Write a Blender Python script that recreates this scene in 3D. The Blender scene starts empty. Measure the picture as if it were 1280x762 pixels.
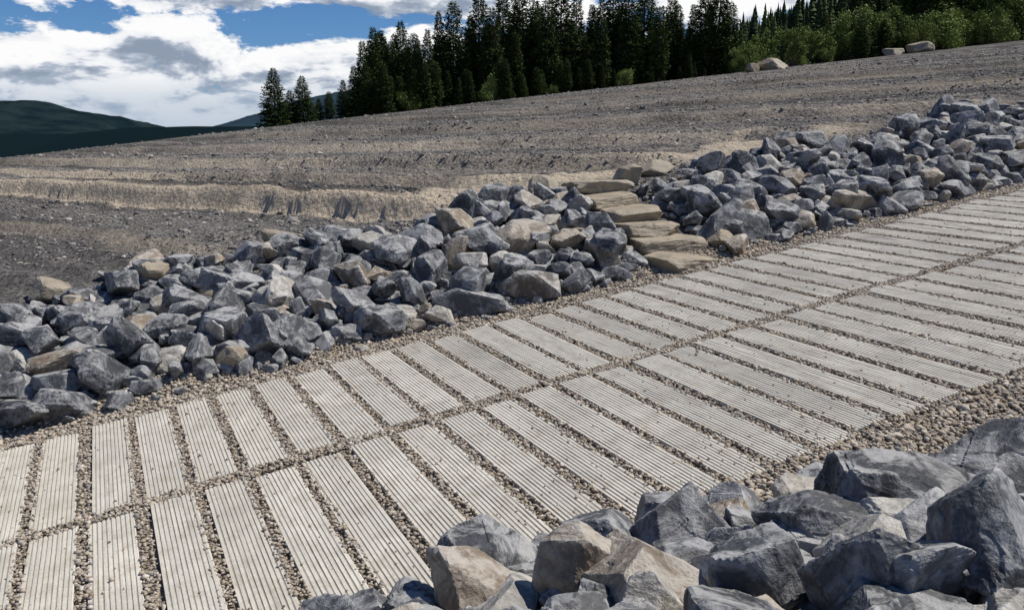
import bpy, bmesh, math, random
import numpy as np
from mathutils import Vector, noise as mn
rng=np.random.default_rng(7); random.seed(7)
sc=bpy.context.scene
CA,SA=.8973,.4414
def AB(x,y): return CA*x+SA*y, -SA*x+CA*y
def XY(A,B): return CA*A-SA*B, SA*A+CA*B
# ---------------------------------------------------------------- noise
def hsh(ix,iy,s):
    h=(ix.astype(np.int64)*374761393+iy.astype(np.int64)*668265263+s*1442695041)&0xffffffff
    h=((h^(h>>13))*1274126177)&0xffffffff
    return ((h^(h>>16))&0xffff)/65535.
def vn(x,y,s=0):
    ix=np.floor(x);iy=np.floor(y);fx=x-ix;fy=y-iy
    fx=fx*fx*(3-2*fx);fy=fy*fy*(3-2*fy)
    a=hsh(ix,iy,s);b=hsh(ix+1,iy,s);c=hsh(ix,iy+1,s);d=hsh(ix+1,iy+1,s)
    return a+(b-a)*fx+(c-a)*fy+(a-b-c+d)*fx*fy
def fbm(x,y,s=0,o=4):
    r=0;a=.5;t=0
    for i in range(o):
        r=r+a*vn(x*2**i+i*17.3,y*2**i-i*9.1,s+i);t+=a;a*=.5
    return r/t
def ss(x): 
    x=np.clip(x,0,1); return x*x*(3-2*x)
# ---------------------------------------------------------------- terrain
def Bn(A): return np.interp(A,[-6,1.2,2.0,2.8,3.6,4.9,7,20],[3.8,3.8,3.85,3.7,3.25,3.0,2.8,2.8])
TER=[(6.3,.12,.5,6),(9.6,.42,.5,9),(11.6,.20,.4,5),(14.2,.24,.5,8),(17.5,.22,.6,8),(22,.26,.8,12),(28,.26,1.,14),(36,.26,1.2,16)]
def ucoord(x,y):
    A,B=AB(x,y)
    return A+.44*B+(fbm(x*.22,y*.22,5,3)-.5)*.9+(fbm(x*1.3,y*1.3,9,3)-.5)*.5
def rutf(x,y,u):
    msk=ss((fbm(x*.12+4,y*.3,77,2)-.30)*6)
    s=np.sin(u*9.5+2.2*fbm(x*.35,y*.35,3,2))
    return s,msk
def H(x,y):
    x=np.asarray(x,float);y=np.asarray(y,float)
    A,B=AB(x,y)
    z=.1337*np.clip(A,-35,95)
    nb=Bn(A)
    z=z+np.clip((nb-B+.15)*.40,0,.9)
    z=z+np.clip((B-8.95)/2.6,0,1)*.88+np.clip((B-11.55)/.8,0,1)*.12
    k=np.clip((B-12)/30,0,1)
    z=z+k*(.88-.0185*np.clip(A,-35,90))
    z=z-np.where(B>42,np.minimum(.0022*(B-42)**2,9),0)
    m=ss((B-11.5)/1.2)*(1-ss((B-38)/6))
    u=ucoord(x,y)
    T=0
    for uk,a,w,L in TER:
        T=T+a*(ss((u-uk)/w)-ss((u-uk+L/2)/L))
    s,msk=rutf(x,y,u)
    z=z+m*(T+.036*(np.sign(s)*np.abs(s)**.7)*msk+.08*(fbm(x*.9,y*.9,21,4)-.5)+.06*(fbm(x*4,y*4,31,3)-.5))
    ramp=(B>nb)&(B<8.95)
    z=z-.028+np.where(ramp,0,(fbm(x*2,y*2,41,3)-.5)*.03)
    far=ss((B-60)/100)
    z=z+far*(fbm(x*.01,y*.01,51,3)-.5)*3
    return z
# ---------------------------------------------------------------- mesh helpers
def mesh_np(name,V,F,mat=None,attrs={},smooth=False,mats=None,midx=None):
    me=bpy.data.meshes.new(name)
    V=np.ascontiguousarray(V,dtype=np.float32);F=np.ascontiguousarray(F,dtype=np.int32)
    k=F.shape[1]
    me.vertices.add(len(V));me.vertices.foreach_set('co',V.ravel())
    me.loops.add(F.size);me.loops.foreach_set('vertex_index',F.ravel())
    me.polygons.add(len(F))
    me.polygons.foreach_set('loop_start',np.arange(0,F.size,k,dtype=np.int32))
    me.polygons.foreach_set('loop_total',np.full(len(F),k,dtype=np.int32))
    if midx is not None: me.polygons.foreach_set('material_index',np.asarray(midx,dtype=np.int32))
    me.update(calc_edges=True)
    me.polygons.foreach_set('use_smooth',np.full(len(F),smooth))
    for n,a in attrs.items():
        at=me.attributes.new(n,'FLOAT','POINT');at.data.foreach_set('value',np.asarray(a,dtype=np.float32))
    for m in (mats or [mat]):
        me.materials.append(m)
    return me
def obj(name,me,loc=(0,0,0)):
    o=bpy.data.objects.new(name,me);o.location=loc;sc.collection.objects.link(o);return o
def ico(sub):
    bm=bmesh.new();bmesh.ops.create_icosphere(bm,subdivisions=sub,radius=1)
    V=np.array([v.co[:] for v in bm.verts]);F=np.array([[v.index for v in f.verts] for f in bm.faces]);bm.free();return V,F
def rotm(ang_z,tilt,tdir):
    n=len(ang_z);c,s=np.cos(ang_z),np.sin(ang_z)
    Z=np.zeros((n,3,3));Z[:,0,0]=c;Z[:,0,1]=-s;Z[:,1,0]=s;Z[:,1,1]=c;Z[:,2,2]=1
    ax=np.stack([np.cos(tdir),np.sin(tdir),np.zeros(n)],1)
    K=np.zeros((n,3,3));K[:,0,1]=-ax[:,2];K[:,0,2]=ax[:,1];K[:,1,0]=ax[:,2];K[:,1,2]=-ax[:,0];K[:,2,0]=-ax[:,1];K[:,2,1]=ax[:,0]
    R=np.eye(3)[None]+np.sin(tilt)[:,None,None]*K+(1-np.cos(tilt))[:,None,None]*(K@K)
    return R@Z
def merge(temps,idx,pos,R,S,rnd):
    Vs=[];Fs=[];Rn=[];off=0
    for t,(V,F) in enumerate(temps):
        s=np.where(idx==t)[0]
        if len(s)==0: continue
        W=np.einsum('nij,nvj->nvi',R[s],V[None]*S[s][:,None,:])+pos[s][:,None,:]
        Vs.append(W.reshape(-1,3))
        Fs.append((F[None]+(np.arange(len(s))*len(V))[:,None,None]+off).reshape(-1,3))
        Rn.append(np.repeat(rnd[s],len(V)));off+=len(s)*len(V)
    return np.concatenate(Vs),np.concatenate(Fs),np.concatenate(Rn)
# ---------------------------------------------------------------- node helper
def nd(nt,t,ins=None,**pr):
    n=nt.nodes.new('ShaderNode'+t)
    for k,v in pr.items(): setattr(n,k,v)
    for k,v in (ins or {}).items():
        if isinstance(v,bpy.types.NodeSocket): nt.links.new(v,n.inputs[k])
        else: n.inputs[k].default_value=v
    return n
def newmat(name,rough=.9,spec=.2):
    m=bpy.data.materials.new(name);m.use_nodes=True;nt=m.node_tree
    b=nt.nodes['Principled BSDF'];b.inputs['Roughness'].default_value=rough
    b.inputs['Specular IOR Level'].default_value=spec
    return m,nt,b
def ramp(nt,fac,stops,interp='LINEAR'):
    r=nt.nodes.new('ShaderNodeValToRGB');r.color_ramp.interpolation=interp
    e=r.color_ramp.elements
    while len(e)<len(stops): e.new(.5)
    for i,(p,c) in enumerate(stops):
        e[i].position=p;e[i].color=(c if len(c)==4 else (*c,1))
    nt.links.new(fac,r.inputs[0]);return r.outputs[0]
def math_(nt,op,a,b=0.,clamp=False):
    n=nd(nt,'Math',{0:a,1:b},operation=op);n.use_clamp=clamp;return n.outputs[0]
def mix(nt,f,a,b,bt='MIX'):
    return nd(nt,'MixRGB',{'Fac':f,'Color1':a,'Color2':b},blend_type=bt).outputs[0]
def attr(nt,n): return nd(nt,'Attribute',attribute_name=n).outputs['Fac']
def noise(nt,v,sc_,det=4,rough=.55,dist=0): return nd(nt,'TexNoise',{'Vector':v,'Scale':sc_,'Detail':det,'Roughness':rough,'Distortion':dist}).outputs['Fac']
def g(v): return (v,v,v,1)
# ---- rock
def rock_mat(name,warm=False):
    m,nt,b=newmat(name,.62,.3)
    tc=nd(nt,'TexCoord').outputs['Object'];r=attr(nt,'rnd')
    off=nd(nt,'CombineXYZ',{0:math_(nt,'MULTIPLY',r,91.),1:math_(nt,'MULTIPLY',r,57.),2:math_(nt,'MULTIPLY',r,33.)}).outputs[0]
    v=nd(nt,'VectorMath',{0:tc,1:off},operation='ADD').outputs[0]
    n1=noise(nt,v,4.6,6,.70,.6);n2=noise(nt,v,34,4,.7)
    if warm:
        base=ramp(nt,r,[(0,(.32,.265,.19)),(.5,(.37,.32,.24)),(1,(.29,.245,.185))])
        base=mix(nt,.85,base,ramp(nt,n1,[(.3,g(.55)),(.7,g(1.2))]),'MULTIPLY')
    else:
        dark=ramp(nt,r,[(0,(.030,.033,.038)),(.15,(.07,.073,.079)),(.3,(.036,.038,.043)),(.45,(.12,.122,.127)),(.6,(.05,.052,.058)),(.7,(.09,.092,.097)),(.81,(.05,.052,.057)),(.825,(.22,.17,.115)),(.905,(.19,.155,.12)),(.92,(.32,.30,.26)),(1,(.24,.23,.21))])
        lite=ramp(nt,r,[(0,(.14,.146,.157)),(.15,(.24,.245,.255)),(.3,(.17,.174,.183)),(.45,(.32,.323,.33)),(.6,(.20,.204,.212)),(.81,(.28,.282,.287)),(.825,(.44,.35,.235)),(.905,(.37,.305,.225)),(.93,(.56,.52,.45)),(1,(.48,.45,.40))])
        base=mix(nt,ramp(nt,n1,[(.46,g(0)),(.58,g(1))]),dark,lite)
        base=mix(nt,.65,base,ramp(nt,n2,[(.3,g(.6)),(.52,g(1.0)),(.75,g(1.5))]),'MULTIPLY')
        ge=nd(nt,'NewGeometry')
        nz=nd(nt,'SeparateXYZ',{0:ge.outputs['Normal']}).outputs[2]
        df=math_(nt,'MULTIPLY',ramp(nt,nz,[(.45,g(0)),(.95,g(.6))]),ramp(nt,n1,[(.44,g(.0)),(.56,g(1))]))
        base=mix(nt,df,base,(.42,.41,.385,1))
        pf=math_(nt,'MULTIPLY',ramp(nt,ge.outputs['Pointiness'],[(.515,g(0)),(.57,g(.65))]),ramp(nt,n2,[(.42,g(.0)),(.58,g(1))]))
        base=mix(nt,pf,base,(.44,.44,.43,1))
    nt.links.new(base,b.inputs['Base Color'])
    hh=math_(nt,'ADD',math_(nt,'MULTIPLY',n1,1.0),math_(nt,'MULTIPLY',n2,.28))
    bp=nd(nt,'Bump',{'Strength':.85,'Distance':.03,'Height':hh});nt.links.new(bp.outputs[0],b.inputs['Normal'])
    return m
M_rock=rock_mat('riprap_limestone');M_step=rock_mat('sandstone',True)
# ---- pebbles
def peb_mat(name,stops):
    m,nt,b=newmat(name,.85,.25);r=attr(nt,'rnd')
    nt.links.new(ramp(nt,r,stops),b.inputs['Base Color']);return m
M_peb=peb_mat('river_gravel',[(0,(.20,.16,.12)),(.2,(.41,.335,.25)),(.4,(.30,.26,.21)),(.55,(.50,.43,.33)),(.7,(.25,.23,.21)),(.85,(.44,.38,.30)),(.95,(.58,.53,.46)),(1,(.17,.16,.15))])
M_stone=peb_mat('field_stones',[(0,(.10,.096,.092)),(.25,(.17,.162,.153)),(.5,(.14,.133,.127)),(.75,(.24,.222,.20)),(.92,(.33,.295,.25)),(1,(.45,.41,.36))])
# ---- ground
def ground_mat():
    m,nt,b=newmat('gravelly_ground',1.,.0)
    tc=nd(nt,'TexCoord').outputs['Object']
    tan,grn,rp,band,forest=attr(nt,'tan'),attr(nt,'green'),attr(nt,'ramp'),attr(nt,'band'),attr(nt,'forest')
    v1=nd(nt,'TexVoronoi',{'Vector':tc,'Scale':34.});v2=nd(nt,'TexVoronoi',{'Vector':tc,'Scale':13.})
    c1=nd(nt,'SeparateXYZ',{0:v1.outputs['Color']}).outputs[0];c2=nd(nt,'SeparateXYZ',{0:v2.outputs['Color']}).outputs[0]
    nb=noise(nt,tc,.7,4,.6);nf=noise(nt,tc,7,5,.72)
    base=ramp(nt,c1,[(0,(.078,.074,.071)),(.5,(.145,.138,.131)),(.85,(.19,.18,.169)),(1,(.28,.26,.24))])
    base=mix(nt,ramp(nt,c2,[(.80,g(0)),(.84,g(.6))]),base,ramp(nt,c2,[(.8,(.13,.123,.118)),(.9,(.23,.214,.195)),(1,(.30,.272,.235))]))
    base=mix(nt,.9,base,ramp(nt,nb,[(.3,g(.85)),(.55,g(1.0)),(.75,g(1.15))]),'MULTIPLY')
    base=mix(nt,.8,base,ramp(nt,nf,[(.3,g(.55)),(.7,g(1.4))]),'MULTIPLY')
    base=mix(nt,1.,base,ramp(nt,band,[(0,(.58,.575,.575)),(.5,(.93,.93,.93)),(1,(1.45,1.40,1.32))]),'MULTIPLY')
    tn=mix(nt,.7,(.52,.44,.335,1),ramp(nt,nf,[(.3,g(.7)),(.7,g(1.15))]),'MULTIPLY')
    base=mix(nt,math_(nt,'MULTIPLY',tan,ramp(nt,nf,[(.30,g(.6)),(.45,g(1))])),base,tn)
    rc=ramp(nt,c1,[(0,(.20,.165,.125)),(.4,(.32,.265,.20)),(.8,(.40,.335,.25)),(1,(.5,.43,.34))])
    base=mix(nt,rp,base,rc)
    gc=ramp(nt,nb,[(.3,(.02,.032,.012)),(.7,(.06,.07,.03))])
    base=mix(nt,grn,base,gc)
    base=mix(nt,forest,base,(.006,.014,.017,1))
    nt.links.new(base,b.inputs['Base Color'])
    hh=math_(nt,'ADD',math_(nt,'MULTIPLY',nf,2.6),math_(nt,'MULTIPLY',v2.outputs['Distance'],-.7))
    bp=nd(nt,'Bump',{'Strength':.95,'Distance':.045,'Height':hh});nt.links.new(bp.outputs[0],b.inputs['Normal'])
    return m
M_gr=ground_mat()
# ---- concrete
def conc_mat():
    m,nt,b=newmat('precast_concrete',.9,.15)
    tc=nd(nt,'TexCoord').outputs['Object'];r=attr(nt,'rnd');gv=attr(nt,'groove')
    base=ramp(nt,r,[(0,(.56,.525,.45)),(.5,(.63,.595,.515)),(1,(.51,.48,.42))])
    n1=noise(nt,tc,1.7,4,.6);n2=noise(nt,tc,45,4,.7);n3=noise(nt,tc,7,5,.65)
    base=mix(nt,.8,base,ramp(nt,n1,[(.3,g(.80)),(.7,g(1.1))]),'MULTIPLY')
    base=mix(nt,.5,base,ramp(nt,n2,[(.3,g(.72)),(.7,g(1.2))]),'MULTIPLY')
    base=mix(nt,ramp(nt,n3,[(.50,g(0)),(.70,g(.55))]),base,(.40,.345,.265,1))
    base=mix(nt,math_(nt,'MULTIPLY',gv,ramp(nt,n3,[(.35,g(.25)),(.65,g(.75))])),base,(.32,.28,.22,1))
    nt.links.new(base,b.inputs['Base Color'])
    bp=nd(nt,'Bump',{'Strength':.5,'Distance':.006,'Height':n2});nt.links.new(bp.outputs[0],b.inputs['Normal'])
    return m
M_con=conc_mat()
# ---- foliage / bark
def leaf_mat(name,stops):
    m,nt,b=newmat(name,.75,.12);r=attr(nt,'rnd')
    oi=nd(nt,'ObjectInfo').outputs['Random'];tc=nd(nt,'TexCoord').outputs['Object']
    c=mix(nt,.8,ramp(nt,r,stops),ramp(nt,noise(nt,tc,1.1,2),[(.35,g(.6)),(.65,g(1.35))]),'MULTIPLY')
    c=mix(nt,.7,c,ramp(nt,oi,[(0,g(.65)),(1,g(1.25))]),'MULTIPLY')
    nt.links.new(c,b.inputs['Base Color'])
    return m
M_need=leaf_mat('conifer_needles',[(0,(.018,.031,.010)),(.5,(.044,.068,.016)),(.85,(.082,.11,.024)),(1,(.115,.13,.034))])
M_leaf=leaf_mat('willow_leaves',[(0,(.09,.13,.03)),(.5,(.17,.22,.055)),(1,(.26,.29,.09))])
M_bark,nt,b=newmat('bark');nt.links.new(ramp(nt,noise(nt,nd(nt,'TexCoord').outputs['Object'],8,3),[(.3,(.05,.04,.03)),(.7,(.14,.115,.09))]),b.inputs['Base Color'])
def hill_mat(name,a,c,s):
    m,nt,b=newmat(name,1,.0);tc=nd(nt,'TexCoord').outputs['Object']
    nt.links.new(ramp(nt,noise(nt,tc,s,6,.65),[(.4,a),(.6,c)]),b.inputs['Base Color']);return m
M_mt=hill_mat('forested_mountain',(.006,.014,.019),(.016,.028,.030),.010)  # cloud shade and haze blue are put into this forest colour
M_mt2=hill_mat('forested_mountain_far',(.020,.038,.055),(.028,.05,.064),.006)  # blue of the distance haze painted into the albedo
M_hl=hill_mat('forest_floor',(.012,.022,.01),(.04,.055,.022),.12)

# ================================================================ ground sheet
def axis(lo,hi,step,far):
    a=list(np.arange(lo,hi,step));d=step;x=a[-1]
    while x<far: d*=1.22;x+=d;a.append(x)
    d=step;x=a[0];pre=[]
    while x>-far: d*=1.22;x-=d;pre.append(x)
    return np.array(pre[::-1]+a)
ga=axis(-9,42,.11,7000);gb=axis(-1.5,44,.13,7000)
GA,GB=np.meshgrid(ga,gb,indexing='ij');gx,gy=XY(GA,GB);gz=H(gx,gy)
nA,nB=GA.shape
ii=np.arange(nA*nB).reshape(nA,nB)
F=np.stack([ii[:-1,:-1],ii[1:,:-1],ii[1:,1:],ii[:-1,1:]],-1).reshape(-1,4)
u=ucoord(gx,gy)
def tanf(x,y,u):
    A,B=AB(x,y);t=np.zeros_like(u)
    for (uk,a,w,L),s,wd in zip(TER,[.35,2.2,1.2,.7,.5,.35,.3,.25],[.5,.7,.6,.45,.45,.45,.45,.45]):
        t=np.maximum(t,s*np.exp(-((u-uk-w*.5)/(w*wd))**2))
    t=np.clip(t*(.35+.9*ss((fbm(x*.3,y*.3,61,3)-.25)*3.5)),0,1)
    t=np.maximum(t,.95*ss((A-4.0)/.8)*ss((B-11.2)/.3)*(1-ss((B-13.2+fbm(x*.8,y*.8,3,3)*2.6-1.3)/.7))*(1-ss((A-12)/3))*ss((fbm(x*.9,y*.9,83,3)-.3)*5))
    return t*ss((B-11.5)/.8)*(1-ss((B-36)/6))
tan=tanf(gx,gy,u)
m=ss((GB-11.5)/.8)
green=np.maximum(ss((GB-43+5*(fbm(gx*.2,gy*.2,8,3)-.5))/4),ss((-GB-10)/10))
green=np.maximum(green,ss((fbm(gx*1.1,gy*1.1,14,3)-.68)*9)*.4*ss((GB-32)/8))
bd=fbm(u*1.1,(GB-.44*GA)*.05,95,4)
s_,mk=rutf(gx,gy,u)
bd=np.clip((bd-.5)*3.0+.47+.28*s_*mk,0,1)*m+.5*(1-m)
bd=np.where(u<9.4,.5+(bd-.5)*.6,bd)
forest=ss((np.hypot(gx,gy)-90)/60)
rampa=((GB<9.3)&(GB>Bn(GA)-.3)).astype(float)
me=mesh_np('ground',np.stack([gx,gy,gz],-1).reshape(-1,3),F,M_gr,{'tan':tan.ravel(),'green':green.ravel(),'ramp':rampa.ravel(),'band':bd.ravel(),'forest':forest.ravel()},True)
obj('ground',me)

# ================================================================ concrete ramp
PITCH=.385;W=.308;nr=10
prof=[(0,-.10,1)]
per=W/nr
for i in range(nr):
    x0=i*per
    prof+=[(x0+.003,0,0),(x0+per*.62,0,0),(x0+per*.74,-.0065,1),(x0+per*.92,-.0065,1)]
prof[-1]=(W-.006,0,0);prof[-2]=(W-.009,0,0);prof+=[(W,-.006,0),(W,-.10,1)]
prof=np.array(prof);npf=len(prof);NL=10
Vs=[];Fs=[];R=[];Gv=[];off=0
def slab(A0,B0,B1):
    global off
    L=B1-B0;l=np.linspace(0,L,NL);l[1]=.012;l[-2]=L-.012
    X=np.repeat(prof[:,0][None],NL,0);Z=np.repeat(prof[:,1][None],NL,0).copy();Y=np.repeat(l[:,None],npf,1).copy()
    Z[0]-=.006;Z[-1]-=.006
    Y+=rng.normal(0,.0015,Y.shape);Z+=rng.normal(0,.0008,Z.shape)
    yaw=rng.normal(0,.006);tx=rng.normal(0,.012);ty=rng.normal(0,.0025)
    a=A0+rng.normal(0,.010)+X+(Y-L/2)*(-yaw);bb=B0+rng.normal(0,.028)+Y+X*yaw
    zz=Z+(X-W/2)*tx+(Y-L/2)*ty+rng.normal(0,.003)+.1337*a
    x,y=XY(a,bb)
    Vs.append(np.stack([x,y,zz],-1).reshape(-1,3))
    q=np.arange(NL*npf).reshape(NL,npf)+off
    Fs.append(np.stack([q[:-1,:-1],q[:-1,1:],q[1:,1:],q[1:,:-1]],-1).reshape(-1,4)[:,::-1])
    for r_,fl in ((0,1),(NL-1,0)):
        base=np.stack([x[r_],y[r_],np.minimum(zz[r_],.1337*a[r_]-.1)],-1)
        Vs.append(base);bi=np.arange(npf)+off+NL*npf+(0 if fl else npf)
        t=q[r_]
        f=np.stack([t[:-1],t[1:],bi[1:],bi[:-1]],-1)
        Fs.append(f if not fl else f[:,::-1])
    n=NL*npf+2*npf
    R.append(np.full(n,rng.random()));gg=np.concatenate([np.repeat(prof[:,2][None],NL,0).ravel(),np.ones(2*npf)]);Gv.append(gg)
    off+=n
KN=range(-18,66)
for k in KN:
    A0=-.26+k*PITCH
    slab(A0,4.0,6.38);slab(A0,6.50,8.58)
me=mesh_np('boat_ramp',np.concatenate(Vs),np.concatenate(Fs),M_con,{'rnd':np.concatenate(R),'groove':np.concatenate(Gv)})
obj('concrete_boat_ramp',me)

# ================================================================ gravel
def pebt(n,sub,seed):
    out=[];r=np.random.default_rng(seed)
    for i in range(n):
        V,F=ico(sub);V=V*(1+r.normal(0,.10,(len(V),1)));out.append((V,F))
    return out
P1=pebt(6,1,1);P2=pebt(6,2,2)
def scatter(name,A,B,z0,rad,temps,mat,flat=.6,smooth=True,sink=0.):
    n=len(A);x,y=XY(A,B)
    z=z0(x,y,A,B) if callable(z0) else z0
    S=rad[:,None]*np.stack([rng.uniform(.8,1.35,n),rng.uniform(.7,1.1,n),rng.uniform(.45,.8,n)*flat/.6],1)
    Rr=rotm(rng.uniform(0,6.28,n),rng.normal(0,.35,n),rng.uniform(0,6.28,n))
    V,F,rn=merge(temps,rng.integers(0,len(temps),n),np.stack([x,y,z+S[:,2]*sink],1),Rr,S,rng.random(n))
    obj(name,mesh_np(name,V,F,mat,{'rnd':rn},smooth))
n=62000;k=rng.integers(-12,60,n);A=-.26+k*PITCH+W+rng.uniform(-.012,PITCH-W+.010,n);B=rng.uniform(3.95,8.65,n)
k2=13000;A=np.r_[A,rng.uniform(-5,22,k2)];B=np.r_[B,rng.uniform(6.36,6.52,k2)]
far=lambda x,y,A,B:.1337*A-.002+rng.normal(0,.004,len(A))
scatter('gap_gravel',A,B,far,np.clip(rng.lognormal(-4.45,.3,len(A)),.006,.024),P1,M_peb)
n=34000;A=rng.uniform(-5,24,n);B=rng.uniform(8.56,9.35,n)
fz=lambda x,y,A,B:H(x,y)+.006+rng.uniform(0,.014,len(A))
scatter('verge_gravel',A,B,fz,np.clip(rng.lognormal(-4.2,.35,n),.008,.035),P1,M_peb)
n=34000;A=-1+13*rng.random(n)**1.2;B=Bn(A)-.45+rng.random(n)*(4.04-Bn(A)+.45)
scatter('verge_gravel',A,B,fz,np.clip(rng.lognormal(-4.35,.38,n),.007,.033),P2,M_peb)
n=3200;A=rng.uniform(-3,20,n);B=np.where(rng.random(n)<.6,rng.uniform(4,8.6,n),4+rng.exponential(.25,n))
scatter('stray_pebbles',A,B,lambda x,y,A,B:.1337*A+.004,np.clip(rng.lognormal(-4.85,.4,n),.004,.02),P1,M_peb)
n=95000;B=11.35+33*rng.random(n)**1.9;A=-13+rng.random(n)*56
x,y=XY(A,B);uu=ucoord(x,y);keep=(fbm(uu*.9,(B-.44*A)*.10,71,4)+rng.random(n)*.3-.3*tanf(x,y,uu)>.60);A=A[keep];B=B[keep];n=len(A)
rad=np.clip(rng.lognormal(-3.95,.5,n),.010,.14)*(1+.012*(B-11))
scatter('hillside_stones',A,B,lambda x,y,A,B:H(x,y),rad,P1,M_stone,smooth=False,sink=.1)

# ================================================================ rocks
def rock_t(seed,sub,npl=9,k=400,box=False,amp=.012,chips=8):
    r=np.random.default_rng(seed);U,F=ico(sub)
    N=[];
    while len(N)<npl:
        v=r.normal(size=3);v/=np.linalg.norm(v)
        if all(np.dot(v,w_)<.72 for w_ in N): N.append(v)
    N=np.array(N);d=r.uniform(.56,.84,npl)
    N2=r.normal(size=(chips,3));N2/=np.linalg.norm(N2,axis=1)[:,None];d2=r.uniform(.80,.98,chips)
    if box:
        N=np.array([[1,0,0],[-1,0,0],[0,1,0],[0,-1,0],[0,0,1],[0,0,-1]],float)+r.normal(0,.09,(6,3));N/=np.linalg.norm(N,axis=1)[:,None];d=np.full(6,.8)
        d2=r.uniform(.98,1.12,chips)
    N=np.r_[N,N2];d=np.r_[d,d2]
    q=np.clip(U@N.T/d,1e-2,None)
    mq=q.max(1);rr=1/(mq*((q/mq[:,None])**k).sum(1)**(1/k))
    rr=np.minimum(rr,1.2)
    V=U*rr[:,None]
    s=Vector((seed*3.1,seed*1.7,0))
    for i in range(len(V)):
        p=Vector(V[i])
        f=mn.fractal(p*2.6+s,.9,2.1,5)
        c=mn.cell(p*2.2+s)
        V[i]*=1+amp*f*1.6-amp*1.3*c
    sc_=np.array([1.1,r.uniform(.75,1),r.uniform(.65,.9)]) if not box else np.ones(3)
    return V*sc_,F
def darts(A0,A1,Bf0,Bf1,rlo,rhi,pk,tries,bias=1.5,avoid=None,P=None):
    P=np.zeros((0,3)) if P is None else P
    for i in range(tries):
        a=rng.uniform(A0,A1);b=rng.uniform(Bf0(a),Bf1(a));r=rlo+(rhi-rlo)*rng.random()**bias
        if i>tries*.55: r=rlo+(r-rlo)*.35
        if avoid and avoid(a,b,r): continue
        if len(P) and np.any((P[:,0]-a)**2+(P[:,1]-b)**2<(pk*(P[:,2]+r))**2): continue
        P=np.r_[P,[[a,b,r]]]
    return P
def place(P,temps,lift,tilt=.6,sz=1.18,rn=None):
    A,B,r=P.T;x,y=XY(A,B);n=len(A)
    z=H(x,y)+lift*r
    S=r[:,None]*np.stack([rng.uniform(1.0,1.35,n),rng.uniform(.85,1.15,n),rng.uniform(.8,1.1,n)],1)*sz
    Rr=rotm(rng.uniform(0,6.28,n),rng.normal(0,tilt,n),rng.uniform(0,6.28,n))
    q=rng.random(n)
    if rn is not None: q[:len(rn)]=rn
    return merge(temps,rng.integers(0,len(temps),n),np.stack([x,y,z],1),Rr,S,q)
def join(parts):
    Vs=[];Fs=[];Rs=[];o=0
    for V,F,R_ in parts: Vs.append(V);Fs.append(F+o);Rs.append(R_);o+=len(V)
    return np.concatenate(Vs),np.concatenate(Fs),np.concatenate(Rs)
RT=[rock_t(100+i,4) for i in range(16)];RF=[rock_t(200+i,6,amp=.02,chips=12) for i in range(9)]
R3=[rock_t(300+i,3) for i in range(8)]
stepav=lambda a,b,r: 6.62-r*.8<a<7.62+r*.8 and b<12.2
top=lambda a:11.45+.25*math.sin(a*1.3)+.2*math.sin(a*2.9)
L1=darts(-6.5,27,lambda a:9.05,top,.12,.31,.74,9000,avoid=stepav)
L2=darts(-6.5,27,lambda a:9.3,lambda a:top(a)-.15,.13,.28,.92,7000,avoid=stepav)
L3=darts(-6.5,27,lambda a:8.93,lambda a:top(a)+.25,.05,.10,1.0,3500,avoid=stepav)
V,F,R_=join([place(L1,RT,.25),place(L2,RT,.92),place(L3,R3,.4)])
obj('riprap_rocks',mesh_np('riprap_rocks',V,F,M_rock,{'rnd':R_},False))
camav=lambda a,b,r: (a*a+b*b)<1.3 or math.hypot(CA*a-SA*b,SA*a+CA*b-1.5)<.6
big=np.array([[3.25,2.35,.38],[4.05,2.45,.36],[2.35,3.0,.28],[5.1,2.55,.34],[4.7,1.75,.36],[1.9,2.55,.26],[2.9,3.25,.25]])
N1=darts(-2.5,8.5,lambda a:.5,lambda a:float(Bn(a))-.02,.13,.28,.72,5000,1.0,avoid=camav,P=big)
N2=darts(-2.5,8.5,lambda a:.8,lambda a:float(Bn(a))-.3,.10,.22,.95,3500,1.0,avoid=lambda a,b,r: camav(a,b,r) or bool(np.any((big[:,0]-a)**2+(big[:,1]-b)**2<(big[:,2]*.9)**2)))
N3=darts(-2.5,8.5,lambda a:.6,lambda a:float(Bn(a))+.12,.04,.09,1.0,2500,avoid=camav)
V,F,R_=join([place(N1,RF,.3,rn=[.3,.1,.16,.62,.86,.87,.45]),place(N2,[rock_t(250+i,5,amp=.02,chips=12) for i in range(8)],.9),place(N3,R3,.4)])
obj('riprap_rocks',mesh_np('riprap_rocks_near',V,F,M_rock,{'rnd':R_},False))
# stone steps
ST=[rock_t(400+i,5,box=True,amp=.018,chips=16,k=60) for i in range(6)]
n=6;A=7.12+rng.normal(0,.08,n);B=9.12+np.arange(n)*.47;x,y=XY(A,B)
z=.1337*A+.02+np.arange(n)*.172
S=np.stack([rng.uniform(.50,.64,n),rng.uniform(.36,.42,n),np.full(n,.13)],1)
ang=np.full(n,math.atan2(SA,CA))+rng.normal(0,.12,n)
V1=merge(ST,np.arange(n),np.stack([x,y,z],1),rotm(ang,rng.normal(0,.04,n),rng.uniform(0,6,n)),S,rng.random(n))
obj('stone_steps',mesh_np('stone_steps',V1[0],V1[1],M_step,{'rnd':V1[2]},False))
bl=np.array([[6.4,11.9,.24],[7.8,11.6,.24],[7.9,9.35,.18],[8.4,11.7,.2],[.6,11.4,.24],[-.6,11.5,.2],[2.2,11.6,.22],[1.2,9.3,.2],[-1.6,9.4,.22],[52,42,.7],[50.5,42.6,.5],[38,41,.6],[37,41.5,.45]])
V1=place(bl,RT[:6],.3,tilt=.2)
obj('sandstone_boulders',mesh_np('sandstone_boulders',V1[0]*1,V1[1],M_step,{'rnd':V1[2]},False))

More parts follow.
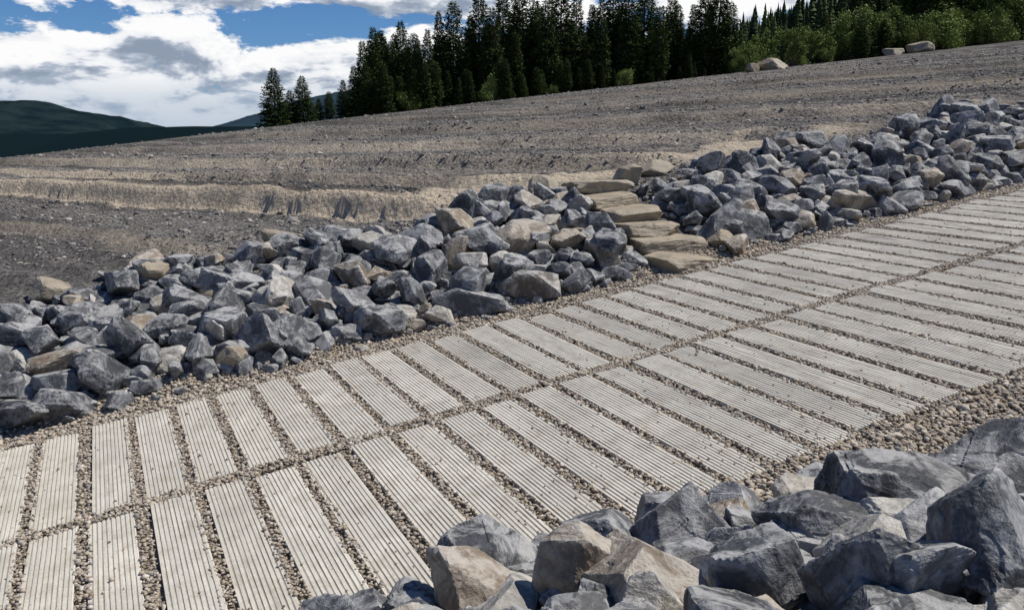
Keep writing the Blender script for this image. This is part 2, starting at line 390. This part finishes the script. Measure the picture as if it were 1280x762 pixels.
# ================================================================ trees
def frust(p0,p1,r0,r1,n=7):
    p0=np.array(p0,float);p1=np.array(p1,float);d=p1-p0;d/=np.linalg.norm(d)
    a=np.cross(d,[0,0,1.]) if abs(d[2])<.9 else np.cross(d,[1.,0,0]);a/=np.linalg.norm(a);b=np.cross(d,a)
    t=np.linspace(0,2*np.pi,n,endpoint=False);c=np.cos(t)[:,None]*a+np.sin(t)[:,None]*b
    V=np.r_[p0+c*r0,p1+c*r1];i=np.arange(n);j=(i+1)%n
    F=np.r_[np.stack([i,j,j+n],1),np.stack([i,j+n,i+n],1)];return V,F
def conifer(seed,h=10.,rad=1.6,nb=250,dens=24,leaf=.28,bare=.03,pine=False):
    r=np.random.default_rng(seed);Vs=[];Fs=[];Rn=[];Mi=[];o=0
    def add(V,F,rn,mi):
        nonlocal o
        Vs.append(V);Fs.append(F+o);Rn.append(np.broadcast_to(rn,(len(V),)));Mi.append(np.full(len(F),mi));o+=len(V)
    V,F=frust((0,0,-.4),(0,0,h*.55),.15,.08);add(V,F,.5,0)
    V,F=frust((0,0,h*.55),(0,0,h*.99),.08,.01);add(V,F,.5,0)
    lop=r.uniform(0,6.28);lobe=r.uniform(.05,.2)
    for i in range(nb):
        t=(i+r.random())/nb;z=h*(bare+(1-bare)*t**.95)
        az=i*2.39996+r.normal(0,.35)
        env=(1-t)**(.55 if pine else .72)
        if pine: env*=.55+.45*math.sin(min(1,t*3)*1.57)
        L=rad*env*r.uniform(.6,1.12)*(1+lobe*math.cos(az-lop))+.10
        if r.random()<.07: L*=.35
        dr=np.array([math.cos(az),math.sin(az),0]);sd=np.array([-dr[1],dr[0],0])
        sl=r.uniform(-.45,-.1)*(1-t)+.35*t+(.25 if pine else 0)
        if L>.5 and i%3==0:
            V,F=frust((0,0,z),dr*L*.8+np.array([0,0,z+sl*L*.6]),.025,.006,3);add(V,F,.5,0)
        n=int(6+dens*L);s=r.uniform(.08,1,n)**.8
        lat=r.normal(0,1,n)*(.10+.26*L*(1-s*.75))
        P=dr*(s*L)[:,None]+sd*lat[:,None];P[:,2]+=z+sl*L*s+.16*L*s*s-np.abs(lat)*.15+r.normal(0,.07,n)
        D=dr*r.uniform(.4,1,n)[:,None]+sd*(np.sign(lat)*r.uniform(.1,.9,n))[:,None];D[:,2]+=r.normal(-.1,.4,n);D/=np.linalg.norm(D,axis=1)[:,None]
        Q=r.normal(size=(n,3));Q=np.cross(D,Q);Q/=np.linalg.norm(Q,axis=1)[:,None]
        ln=leaf*(.55+.45*(1-t))*r.uniform(.6,1.35,n)[:,None]
        V=np.stack([P-Q*ln*.33,P+Q*ln*.33,P+D*ln],1).reshape(-1,3)
        F=np.arange(3*n).reshape(n,3)
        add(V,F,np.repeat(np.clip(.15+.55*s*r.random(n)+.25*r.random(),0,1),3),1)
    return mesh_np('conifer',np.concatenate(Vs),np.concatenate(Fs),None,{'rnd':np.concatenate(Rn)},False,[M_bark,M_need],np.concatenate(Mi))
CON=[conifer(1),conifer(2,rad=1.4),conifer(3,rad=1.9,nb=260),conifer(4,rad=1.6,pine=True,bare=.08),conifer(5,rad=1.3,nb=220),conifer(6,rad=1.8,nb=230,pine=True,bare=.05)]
def bush(seed,h=3.,w=1.7,nc=16,nl=430,leaf=.13):
    r=np.random.default_rng(seed);Vs=[];Fs=[];Rn=[];Mi=[];o=0
    def add(V,F,rn,mi):
        nonlocal o
        Vs.append(V);Fs.append(F+o);Rn.append(np.broadcast_to(rn,(len(V),)));Mi.append(np.full(len(F),mi));o+=len(V)
    for c in range(nc):
        az=r.uniform(0,6.28);rr=w*math.sqrt(r.random())*.75
        C=np.array([math.cos(az)*rr,math.sin(az)*rr,h*(.2+.68*r.random())*(1-.3*(rr/w)**2)])
        V,F=frust((C[0]*.2,C[1]*.2,-.2),C,.035,.01,4);add(V,F,.5,0)
        cr=r.uniform(.28,.6)*w*.62
        P=r.normal(size=(nl,3));P/=np.linalg.norm(P,axis=1)[:,None];P*=(cr*r.random(nl)**.45*(1+.35*r.normal(size=nl)))[:,None];P[:,2]*=1.1
        P+=C;P[:,2]=np.maximum(P[:,2],.03)
        D=r.normal(size=(nl,3));D/=np.linalg.norm(D,axis=1)[:,None];Q=np.cross(D,r.normal(size=(nl,3)));Q/=np.linalg.norm(Q,axis=1)[:,None]
        ln=leaf*r.uniform(.6,1.3,nl)[:,None]
        V=np.stack([P-Q*ln*.35,P+Q*ln*.35,P+D*ln],1).reshape(-1,3);F=np.arange(3*nl).reshape(nl,3)
        add(V,F,np.repeat(np.clip(r.uniform(.1,.7)+.35*r.random(nl),0,1),3),1)
    return mesh_np('bush',np.concatenate(Vs),np.concatenate(Fs),None,{'rnd':np.concatenate(Rn)},False,[M_bark,M_leaf],np.concatenate(Mi))
BU=[bush(11),bush(12,w=2.2,nc=20),bush(13,h=3.6,w=1.4),bush(14,h=2.4,w=2.0)]
def bear(px): return (px-640)/1050/1.03
def elev(py):
    s=(381-py)/1050; return (s*.9785-.2062)/(.9785+s*.2062)
def tree(px,py,B,meshes,h0,name,wf=1.):
    rb=bear(px);Y=B/(CA-SA*rb);X=rb*Y
    z0=float(H(X,Y));h=2.75+Y*elev(py)-z0
    s=max(h,.6)/h0
    o=obj(name,meshes[rng.integers(0,len(meshes))],(X,Y,z0-.05))
    ws=s*wf*rng.uniform(.88,1.15);o.scale=(ws,ws,s);o.rotation_euler=(rng.normal(0,.015),rng.normal(0,.015),rng.uniform(0,6.28))
for px,py in [(343,84),(378,94),(362,112),(430,99),(411,114),(397,122)]:
    tree(px,py,46+rng.uniform(0,2),CON[2:3]+CON[5:],10,'pine_tree',1.5)
mass=[(455,78),(470,34),(487,52),(503,26),(520,48),(534,36),(550,14),(567,3),(586,22),(600,-8),(615,10),(630,-22),(650,-18),(668,8),(685,-2),(700,-28),(718,-12),(736,6),(750,-4),(766,-32),(785,-34),(802,-28),(822,8),(838,-6),(858,34),(876,-22),(893,-34),(908,6)]
for px,py in mass: tree(px,py,rng.uniform(46.5,52),CON,10,'spruce_tree',1.1 if px<880 else 1.25)
for px in range(458,905,7): tree(px+rng.uniform(-5,5),rng.uniform(38,75) if px<560 else (rng.uniform(18,60) if px<640 else rng.uniform(0,55)),rng.uniform(48,58),CON,10,'spruce_tree',1.3)
for px in range(448,925,11):
    py=rng.uniform(86,112)-(px-455)*.04
    if rng.random()<.10: tree(px+rng.uniform(-6,6),py+8,rng.uniform(44.5,47),BU,3 ,'willow_shrub')
    else: tree(px+rng.uniform(-6,6),py-8,rng.uniform(45,48),CON,10,'young_spruce_tree',1.5)
for px,py in [(905,66),(918,72),(935,52),(950,44),(968,36),(985,34),(1002,38),(1020,34),(1040,38),(960,66),(995,60),(1030,56),(1052,50),(945,70),(925,60)]:
    tree(px,py,rng.uniform(44,48),BU,3,'willow_shrub')
for px,py in [(1062,-10),(1078,5),(1092,-20),(1110,-5),(1126,-25),(1145,-12),(1165,-30),(1185,-15),(1205,-35),(1228,-20),(1250,-40),(1275,-30),(1300,-40),(1330,-30),(1045,10),(1025,15),(1070,-30),(1135,-40),(1160,-5),(1215,-10),(1240,-5),(1265,-10)]:
    tree(px,py,rng.uniform(48,53),CON[:3]+CON[5:],10,'spruce_tree',1.25)
for px in (1070,1084,1098,1112,1126,1140): tree(px,rng.uniform(14,38),rng.uniform(43.5,45),CON,10,'young_spruce_tree',1.5)
for px in list(range(1130,1340,9)):
    tree(px+rng.uniform(-4,4),rng.uniform(10,42)-(px-1060)*.08,rng.uniform(42.5,45),BU,3,'willow_shrub')
for px in list(range(1065,1340,14)):
    tree(px+rng.uniform(-4,4),rng.uniform(5,22)-(px-1060)*.06,rng.uniform(45,47),BU[2:3]+CON[2:3],3,'willow_shrub')
# ================================================================ hills
def lod(seed):
    r=np.random.default_rng(seed);Vs=[];Fs=[];o=0
    for t in np.linspace(0,.93,11):
        n=9;R=.19*(1-t)**.85*r.uniform(.8,1.15)+.006;a=np.linspace(0,6.283,n,endpoint=False)+r.random()
        rr=R*r.uniform(.6,1.2,n);V=np.c_[np.cos(a)*rr,np.sin(a)*rr,np.full(n,.04+t*.93)+r.uniform(-.02,.01,n)]
        V=np.r_[V,[[0,0,.04+t*.93+.16]]];i=np.arange(n);F=np.stack([i,(i+1)%n,np.full(n,n)],1)
        Vs.append(V);Fs.append(F+o);o+=n+1
    return np.concatenate(Vs),np.concatenate(Fs)
LT=[lod(i) for i in range(5)]
def hz(X,Y):
    c=ss((X-5-(Y-250)*.1)/85)*34+np.clip(X-85,0,600)*.30
    return -3+c*ss((Y-110)/170)+6*(fbm(X*.03,Y*.03,91,4)-.5)*ss((Y-110)/60)
X,Y=np.meshgrid(np.linspace(-10,520,110),np.linspace(105,480,80),indexing='ij');ii=np.arange(X.size).reshape(X.shape)
F=np.stack([ii[:-1,:-1],ii[1:,:-1],ii[1:,1:],ii[:-1,1:]],-1).reshape(-1,4)
obj('forested_hill',mesh_np('forested_hill',np.stack([X,Y,hz(X,Y)],-1).reshape(-1,3),F,M_hl,{},True))
n=3600;X=rng.uniform(15,400,n);Y=rng.uniform(120,420,n);h=rng.uniform(6,13,n)
Rr=rotm(rng.uniform(0,6,n),rng.normal(0,.02,n),rng.uniform(0,6,n))
V,F,R_=merge(LT,rng.integers(0,5,n),np.stack([X,Y,hz(X,Y)-.3],1),Rr,np.stack([h,h,h],1),rng.random(n)*.7)
obj('distant_forest',mesh_np('distant_forest',V,F,M_need,{'rnd':R_},False))
def ridge(name,pts,Y0,depth,mat,seed,na=14):
    xs=np.array([bear(p[0])*Y0 for p in pts]);zs=np.array([2.75+Y0*elev(p[1]) for p in pts])
    gx_=np.linspace(xs[0],xs[-1],260);v=np.linspace(-1,1,60);X,Vv=np.meshgrid(gx_,v,indexing='ij')
    cr=np.interp(X,xs,zs);base=-40
    prof=1-np.abs(Vv)**1.15
    nz=(fbm(X*.0025*3000/Y0,Vv*3+seed,seed,5)-.5)
    Z=base+(cr-base)*prof*(1+nz*.35*np.abs(Vv))+(fbm(X*.03,Vv*20,seed+4,4)-.5)*na*prof
    Yy=Y0+Vv*depth+nz*depth*.3*(1-prof)
    ii=np.arange(X.size).reshape(X.shape);F=np.stack([ii[:-1,:-1],ii[1:,:-1],ii[1:,1:],ii[:-1,1:]],-1).reshape(-1,4)
    obj(name,mesh_np(name,np.stack([X,Yy,Z],-1).reshape(-1,3),F,mat,{},True))
ridge('mountain',[(-1600,120),(-900,60),(-400,95),(-150,118),(0,127),(45,125),(75,135),(100,140),(150,147),(175,156),(190,164),(240,185)],2500,700,M_mt,3)
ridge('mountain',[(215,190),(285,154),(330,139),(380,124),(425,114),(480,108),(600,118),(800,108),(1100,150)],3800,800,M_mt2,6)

# ================================================================ world
sun_dir=Vector((.62,.17,.98)).normalized()
el=math.asin(sun_dir.z);azm=math.atan2(sun_dir.x,sun_dir.y)
w=bpy.data.worlds.new('World');sc.world=w;w.use_nodes=True;nt=w.node_tree
for n_ in list(nt.nodes): nt.nodes.remove(n_)
sky=nd(nt,'TexSky',sky_type='NISHITA');sky.sun_disc=False;sky.sun_elevation=el;sky.sun_rotation=azm;sky.altitude=1400;sky.air_density=1.0;sky.dust_density=.3;sky.ozone_density=2.
D=nd(nt,'TexCoord').outputs['Generated'];sp=nd(nt,'SeparateXYZ',{0:D});zc=sp.outputs[2]
skc=mix(nt,1.,sky.outputs[0],(.36,.57,.84,1),'MULTIPLY')
bg1=nd(nt,'Background',{'Color':skc,'Strength':.1})
def cvec(dz,dx=0.):
    return nd(nt,'VectorMath',{0:nd(nt,'VectorMath',{0:D,1:(dx+.31,0,dz)},operation='ADD').outputs[0],1:(1.,1.,2.4)},operation='MULTIPLY').outputs[0]
def dens(v,d=7): return noise(nt,v,7.5,d,.60,.2)
d0=dens(cvec(0));d1=dens(cvec(.014,.010),5)
z4=math_(nt,'MULTIPLY',zc,4.,True)
bias=ramp(nt,z4,[(0,g(.69)),(.25,g(.67)),(.34,g(.60)),(.40,g(.52)),(.47,g(.51)),(.54,g(.63)),(.7,g(.36)),(1,g(.20))])
cov=math_(nt,'ADD',d0,bias)
mask=ramp(nt,math_(nt,'SUBTRACT',cov,.5),[(.505,g(0)),(.55,g(1))])
lit=math_(nt,'ADD',math_(nt,'MULTIPLY',math_(nt,'SUBTRACT',d0,d1),5.5),.57)
thick=ramp(nt,math_(nt,'SUBTRACT',cov,.5),[(.5,g(.28)),(.76,g(0))])
lit=math_(nt,'ADD',lit,thick)
cc=ramp(nt,lit,[(.15,(.28,.34,.44)),(.42,(.44,.50,.60)),(.68,(.86,.88,.92)),(1,(1.,1.,1.))])
hz_=ramp(nt,z4,[(0,g(.75)),(.12,g(.55)),(.24,g(0))])
cc=mix(nt,hz_,cc,(.38,.48,.61,1))
bg2=nd(nt,'Background',{'Color':cc,'Strength':.98})
ms=nd(nt,'MixShader',{0:mask,1:bg1.outputs[0],2:bg2.outputs[0]})
out=nd(nt,'OutputWorld',{0:ms.outputs[0]})
w.cycles.sampling_method='MANUAL';w.cycles.sample_map_resolution=512
sl=bpy.data.lights.new('sun','SUN');sl.energy=5.0;sl.angle=math.radians(.5);sl.color=(1,.955,.885)
so=bpy.data.objects.new('sun',sl);sc.collection.objects.link(so);so.rotation_euler=sun_dir.to_track_quat('Z','Y').to_euler()
cam=bpy.data.cameras.new('camera');cam.lens=36*1050/1280;cam.sensor_width=36;cam.clip_start=.05;cam.clip_end=20000
co=bpy.data.objects.new('camera',cam);sc.collection.objects.link(co);co.location=(0,0,2.75);co.rotation_euler=(math.radians(90-11.9),0,0);sc.camera=co
sc.view_settings.view_transform='Standard';sc.view_settings.look='None';sc.view_settings.exposure=0
